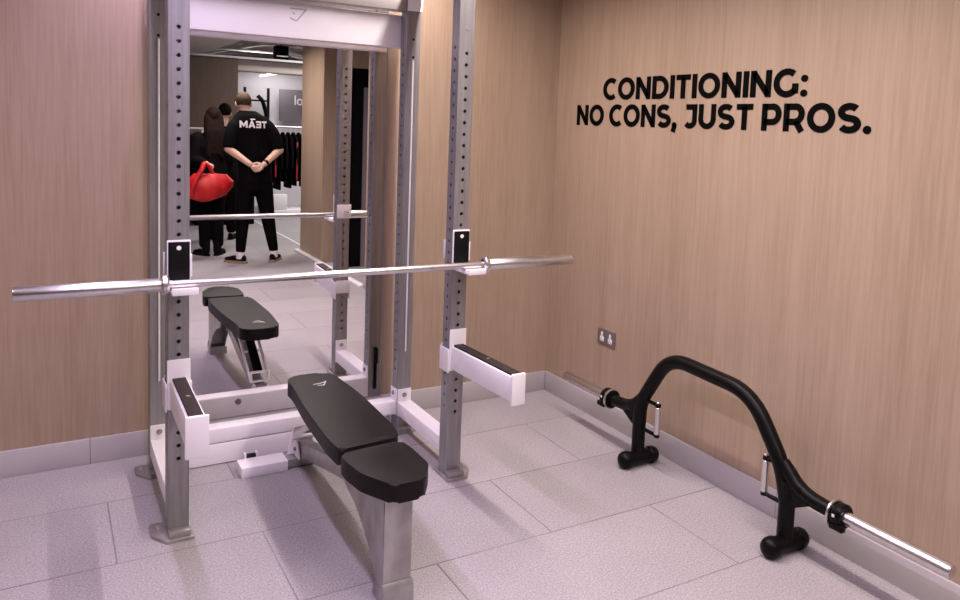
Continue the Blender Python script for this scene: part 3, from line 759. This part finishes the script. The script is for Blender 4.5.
loft(bm, [((0, .005, .885), .185, .135), ((0, .005, 1.0), .180, .135), ((-.01, 0, 1.15), .178, .128), ((-.025, 0, 1.32), .205, .138), ((-.04, 0, 1.46), .220, .14), ((-.05, 0, 1.55), .205, .13), ((-.065, 0, 1.615), .155, .112), ((-.085, -.005, 1.668), .085, .085)])
limb(bm, [(-.150, 0, 1.535), (-.215, .015, 1.48), (-.245, .03, 1.41), (-.280, .06, 1.295)], [.092, .090, .086, .072])
limb(bm, [(.060, 0, 1.535), (.125, .015, 1.48), (.175, .03, 1.41), (.225, .06, 1.290)], [.092, .090, .086, .072])
ts = remeshed('t_shirt', bm, TSHIRT, man, 0.009, 3)
bm = bmesh.new()
loft(bm, [((0, 0, .80), .155, .12), ((0, 0, .92), .172, .128), ((0, 0, 1.0), .168, .122)])
limb(bm, [(-.085, 0, .88), (-.125, -.01, .50), (-.150, .02, .145)], [.108, .076, .052])
limb(bm, [(.085, 0, .88), (.145, -.01, .50), (.205, .02, .145)], [.108, .076, .052])
remeshed('trousers', bm, TROUS, man, 0.009, 3)
for x, yw in ((-.152, -0.75), (.207, 0.55)):
    bm = bmesh.new(); lathe(bm, [(0.0, .05), (.044, .05), (.046, .09), (.045, .13), (0, .13)], 16, Matrix.Translation((x, .02, 0))); obj('sock', bm, SOCK, man)
    shoe(man, (x, .015, 0), yw)
bm = bmesh.new()
vs = ell(bm, (0, .010, .026), (.083, .104, .100), None, 28)
for v in vs:
    v.co = v.co
bmesh.ops.bisect_plane(bm, geom=bm.verts[:]+bm.edges[:]+bm.faces[:], plane_co=(0, -.05, .035), plane_no=(0, .86, .5), clear_inner=True)
for v in bm.verts: v.co = HM + MM @ v.co
hr = obj('hair', bm, HAIR_F, man, recalc=False)
so = hr.modifiers.new('thick', 'SOLIDIFY'); so.thickness = 0.012; so.offset = -1
# watch strap
bm = bmesh.new(); d = (Vector((.245, .075, 1.250))-WR).normalized(); cyl(bm, WR+d*0.012, WR+d*0.045, 0.034, 16, bev=.003); obj('wrist_band', bm, BLACKC, man)
# TEAM printed on the back: letters laid on the shirt
bvh = BVHTree.FromPolygons([v.co for v in ts.data.vertices], [tuple(p.vertices) for p in ts.data.polygons])
def on_back(x, z, off):
    h = bvh.ray_cast(Vector((x, 1.0, z)), Vector((0, -1, 0)))
    return (h[0].y if h[0] is not None else 0.12) + off
lay, tot = layout('TEAM', 0.09); wid = 0.285; sx = wid/tot
for ch, x in lay:
    bm = bmesh.new()
    glyph_mesh(bm, ch, x*sx, sx, 0.074, lambda u, v, d: Vector((-0.045+wid/2-u, d, 1.486+v)), 0.002)
    bmesh.ops.subdivide_edges(bm, edges=[e for e in bm.edges if e.calc_length() > .03], cuts=3, use_grid_fill=True)
    for v in bm.verts: v.co.y = on_back(v.co.x, v.co.z, 0.0015+v.co.y)
    obj('letter', bm, PRINT, ts, sm=False)
bm = bmesh.new(); box(bm, -.080, -.030, -.001, .001, 1.573, 1.584)
for v in bm.verts: v.co.y = on_back(v.co.x, v.co.z, 0.002+v.co.y)
obj('print', bm, PRINT, ts, sm=False)

# --- woman with long hair and red bag
def other(loc, label, H0, hair, long, boots, spread=.10, yaw=0.0):
    p = thing('person', label, 'person', loc, yaw)
    s = H0/1.72
    bm = bmesh.new(); hc = Vector((0.02, -0.02, 1.605))*s
    loft(bm, [((0, 0, .82*s), .14*s, .10*s), ((0, 0, .92*s), .155*s, .11*s), ((0, 0, 1.08*s), .13*s, .09*s), ((0, 0, 1.25*s), .15*s, .10*s), ((0, 0, 1.37*s), .155*s, .09*s), ((0, 0, 1.43*s), .06*s, .06*s)])
    limb(bm, [(0, 0, 1.40*s), (.01, -.01, 1.47*s), (.02, -.02, 1.54*s)], [.052*s, .048*s, .048*s])
    M = head(bm, hc, 0.0, .95*s, 0.1)
    arms = [[(-.15*s, 0, 1.36*s), (-.205*s, .05*s, 1.12*s), (-.09*s, .20*s, 1.09*s)], [(.15*s, 0, 1.36*s), (.20*s, .0, 1.12*s), (.19*s, -.10*s, .93*s)]]
    for a in arms: limb(bm, a, [.048*s, .038*s, .026*s])
    hand(bm, arms[0][2], (.85, .3, -.3), (0, 0, -1), .92*s, .9)
    hand(bm, arms[1][2], (0, -.5, -.8), (-1, 0, 0), .92*s, .4)
    for x in (-1, 1): limb(bm, [(x*.08*s, 0, .86*s), (x*(spread-.01)*s, -.01, .46*s), (x*spread*s, .02, .09)], [.082*s, .055*s, .038*s])
    b = remeshed('body', bm, SKIN, p, 0.008, 2); eyes(b, hc, M, .95*s)
    bm = bmesh.new()
    loft(bm, [((0, 0, .80*s), .19*s, .135*s), ((0, 0, .95*s), .185*s, .13*s), ((0, 0, 1.10*s), .165*s, .115*s), ((0, 0, 1.28*s), .185*s, .125*s), ((0, 0, 1.37*s), .17*s, .11*s), ((0, 0, 1.44*s), .075*s, .075*s)])
    for a in arms: limb(bm, [Vector(a[0]), a[1], Vector(a[1]).lerp(Vector(a[2]), .82)], [.080*s, .058*s, .044*s])
    remeshed('jacket', bm, TSHIRT, p, 0.01, 3)
    bm = bmesh.new(); loft(bm, [((0, 0, .70*s), .15*s, .12*s), ((0, 0, .86*s), .165*s, .12*s), ((0, 0, .92*s), .155*s, .11*s)])
    for x in (-1, 1): limb(bm, [(x*.08*s, 0, .82*s), (x*(spread-.01)*s, -.01, .46*s), (x*spread*s, .02, .14)], [.10*s, .078*s, .062*s])
    remeshed('trousers', bm, TROUS, p, 0.01, 3)
    for x in (-1, 1): shoe(p, (x*spread*s, .015, 0), x*.5, .27, SHOE, SHOE, boots)
    bm = bmesh.new()
    if long:
        ell(bm, hc+Vector((0, .02, .03)), (.088*s, .100*s, .098*s), None, 22)
        for k in (-.045, -.015, .015, .045): limb(bm, [hc+Vector((k, .04, 0)), hc+Vector((k*1.3, .085, -.16)), hc+Vector((k*1.5, .115, -.38-abs(k)))], [.062*s, .058*s, .03*s])
    else:
        ell(bm, hc+Vector((0, .015, .035)), (.080*s, .098*s, .092*s), None, 22)
    for v in bm.verts:
        if v.co.y < hc.y-.055: v.co.y = hc.y-.055+(v.co.y-hc.y+.055)*.2
    remeshed('hair', bm, hair, p, 0.009, 2)
    return p
other((0.635, -5.56, 0), 'person in black with long dark hair, behind the red bag in the mirror', 1.69, HAIR_D, True, 0.12, .075)
other((0.985, -6.75, 0), 'person with short black hair mostly hidden behind the other two in the mirror', 1.76, HAIR_B, False, 0.0)
# red bag
bag = thing('tote_bag', 'bright red soft bag held by the long haired person in the mirror', 'bag', (0.545, -5.235, 0.66))
bm = bmesh.new()
loft(bm, [((0, 0, 0.0), .10, .04), ((0, 0, .025), .19, .075), ((.02, 0, .10), .245, .10), ((.02, 0, .18), .25, .10), ((.01, 0, .25), .215, .075), ((.02, 0, .30), .17, .035)], 32)
for v in bm.verts:
    v.co.y += 0.010*math.sin(v.co.x*38+v.co.z*25); v.co.z += 0.008*math.sin(v.co.x*30)
for v in bm.verts: v.co.z += .32*max(0, v.co.x-.02)*(1-v.co.z/.32)
obj('bag_body', bm, RED, bag)
bm = bmesh.new()
def ribbon(pts, w):
    pts = [Vector(p) for p in pts]
    for a, b in zip(pts, pts[1:]): pass
    tube(bm, pts, w, 10)
ribbon(fillet([Vector((-.20, .085, .06)), Vector((-.17, .10, .20)), Vector((-.075, .09, .36)), Vector((-.055, .06, .425)), Vector((.0, .04, .40)), Vector((.05, .02, .29))], .08, 5), [0.030]*6+[0.026]*12+[0.02]*8)
obj('strap', bm, RED, bag)

# ------------------------------------------------------------------ the shop in the mirror
def rail(loc, w, h, label, post_m):
    r = thing('clothes_rail', label, 'clothes rail', loc)
    for x in (-w/2, w/2):
        bm = bmesh.new(); cyl(bm, (x, 0, 0.016), (x, 0, h), 0.014, 14); box(bm, x-.02, x+.02, -.22, .22, 0, .015, .003); obj('stand', bm, post_m, r)
    bm = bmesh.new(); cyl(bm, (-w/2-.02, 0, h+.014), (w/2+.02, 0, h+.014), 0.014, 14); obj('crossbar', bm, post_m, r)
    return r
def garment(loc, label, m, group, trim=None, rz=0.0):
    g = thing('hanging_top', label, 'garment', loc, rz, group)
    L = 0.78+random.random()*.22
    bm = bmesh.new()
    secs = [(0.0, .06, .018), (-.03, .12, .022), (-.08, .205, .026), (-.16, .22, .028), (-.30, .21, .028), (-L, .225, .032)]
    loft(bm, [((0, 0, z-.05), ry, rx) for z, rx, ry in secs], 20)
    for sy in (-1, 1): limb(bm, [(0, sy*.20, -.14), (.01, sy*.235, -.38), (.012, sy*.22, -.62)], [.026, .024, .022])
    obj('cloth', bm, m, g)
    bm = bmesh.new(); tube(bm, [(0, -.15, -.10), (0, -.02, -.045), (0, 0, -.03), (0, 0, 0.0), (0.0, .016, .018), (0, 0, .032), (0, -.016, .020)], .004, 8); obj('hanger', bm, CHROME, g)
    if trim: bm = bmesh.new(); box(bm, -.010, .016, .236, .244, -L+.05, -.20, .004); obj('stripe', bm, trim, g)
    return g
rail((2.42, -9.0, 0.15), 0.86, 1.30, 'chrome clothes rail of black tops right of the man in the mirror', CHROME)
for i in range(9):
    red = i in (1, 5)
    garment((2.07+i*0.085, -9.0, 1.4285), 'black top hanging on the rail right of the man in the mirror' if not red else ('black top with red stripe, nearest the man on the mirror rail' if i == 1 else 'black top with red stripe, mid rail in the mirror'),
            TSHIRT, 'black tops on the rail in the mirror' if not red else None, PRED if red else None)
tag(obj('plinth', B(2.02, 3.1, -9.35, -8.62, 0, 0.149, bev=.01), SHOPW), 'low white plinth under the rail of black tops in the mirror', 'plinth')
tag(obj('folded_stack', B(2.06, 2.32, -8.74, -8.64, 0.15, 0.40, bev=.02), SHOPW), 'small white box on the low plinth in the mirror', 'box')
rail((0.55, -7.85, 0), 0.72, 1.40, 'pale clothes rail at the left edge of the mirror', SHOPW)
for i in range(6):
    garment((0.27+i*0.10, -7.85, 1.3785), 'dark top hanging on the rail at the left edge of the mirror', TSHIRT, 'dark tops at the left of the mirror')
tag(obj('display_bench', B(0.86, 1.70, -8.75, -8.15, 0, 0.62, bev=.02), BLK), 'low black bench behind the two people in the mirror', 'bench')
# black display frame
fr = thing('display_stand', 'black metal display frame against the white wall in the mirror', 'display frame', (2.2, -10.35, 0))
for x in (-.19, .21):
    bm = bmesh.new(); box(bm, x-.022, x+.022, -.02, .02, 0, 2.12, .004); obj('post', bm, BLACKC, fr)
bm = bmesh.new(); box(bm, -.168, .188, -.015, .015, 1.88, 1.91, .003); obj('crossbar', bm, BLACKC, fr)
bm = bmesh.new(); tube(bm, fillet([Vector((.02, .03, 1.98)), Vector((.10, .05, 1.90)), Vector((.17, .06, 1.65)), Vector((.20, .06, 1.3))], .2), .035, 12); obj('hook_arm', bm, BLACKC, fr)
# grey sign with white letters
sg = thing('shop_sign', 'dark grey sign with white letters beside the pier in the mirror', 'sign', (2.80, -10.40, 1.60))
obj('panel', B(-.18, .30, -.03, 0, -.05, .52, bev=.004), GREYP, sg)
for pts in ([[(0.0, 0), (0.0, .17)]], [arc(.085, .055, .045, .048, 0, 360, 16)]):
    bm = bmesh.new(); strokes(bm, lambda u, v, d: (.10+u, .0005+d, .25+v), pts, .026, .003); obj('letter', bm, PRINT, sg, sm=False)
# bulkhead over the white bay, lit strips, partition cap
tag(obj('bulkhead', B(1.55, 3.6, -9.6, -9.15, 2.33, 2.50, bev=.004), mat('cream_paint', (.62, .55, .50), .7)), 'cream bulkhead above the white bay in the mirror', 'bulkhead')
struct('trim_3', B(0.9, 3.6, -9.13, -8.96, 2.505, 2.535), SHOPW)
for a, b in (((2.16, -9.9, 2.30), (2.62, -9.9, 2.40)), ((2.63, -9.9, 2.40), (3.0, -9.9, 2.36))):
    bm = bmesh.new(); cyl(bm, a, b, 0.018, 12); tag(obj('strip_light', bm, GLOW), 'thin lit strip light %s in the white bay in the mirror' % ('rising left' if b[2] > a[2] else 'falling right'), 'strip light')
# services in the open ceiling
for i, (y, z, r, x0, x1) in enumerate(((-11.2, 2.95, .16, 1.3, 4.5), (-13.2, 3.15, .20, 1.3, 5.0), (-15.0, 3.0, .13, 1.3, 5.3))):
    bm = bmesh.new(); cyl(bm, (x0, y, z), (x1, y, z+.05*i), r, 20)
    tag(obj('ceiling_duct', bm, DUCT), ['nearest round grey duct', 'middle thick grey duct', 'furthest thin grey duct'][i]+' across the open ceiling in the mirror', 'duct')
bm = bmesh.new(); tube(bm, [(1.5, -12.2, 2.75), (2.4, -10.6, 2.92), (3.4, -9.9, 2.85)], .035, 12); tag(obj('ceiling_pipe', bm, DUCT), 'slim grey pipe slanting across the open ceiling in the mirror', 'pipe')
bm = bmesh.new(); tube(bm, [(2.7, -10.6, 3.0), (2.85, -10.4, 2.75), (3.2, -10.2, 2.66)], .06, 14); tag(obj('flexible_duct', bm, CEIL), 'pale curved hose in the open ceiling in the mirror', 'duct')
for i, y in enumerate((-9.9, -12.6, -14.2)):
    tag(obj('ceiling_beam', B(1.26, 5.3, y-.06, y+.06, 2.86+.08*i, 3.0+.08*i), CEIL_D), ['nearest', 'middle', 'furthest'][i]+' dark beam across the open ceiling in the mirror', 'beam')
pj = thing('ceiling_speaker', 'small black box unit with a pale edge hanging in the open ceiling in the mirror', 'speaker', (2.55, -10.1, 2.60))
obj('case', B(-.10, .12, -.10, .10, 0, .25, bev=.01), BLK, pj); obj('front_strip', B(-.09, .11, .1005, .104, .06, .08), PRINT, pj)
bm = bmesh.new(); cyl(bm, (0, 0, .2505), (0, 0, .9), .01, 10); obj('hanging_rod', bm, BLACKC, pj)
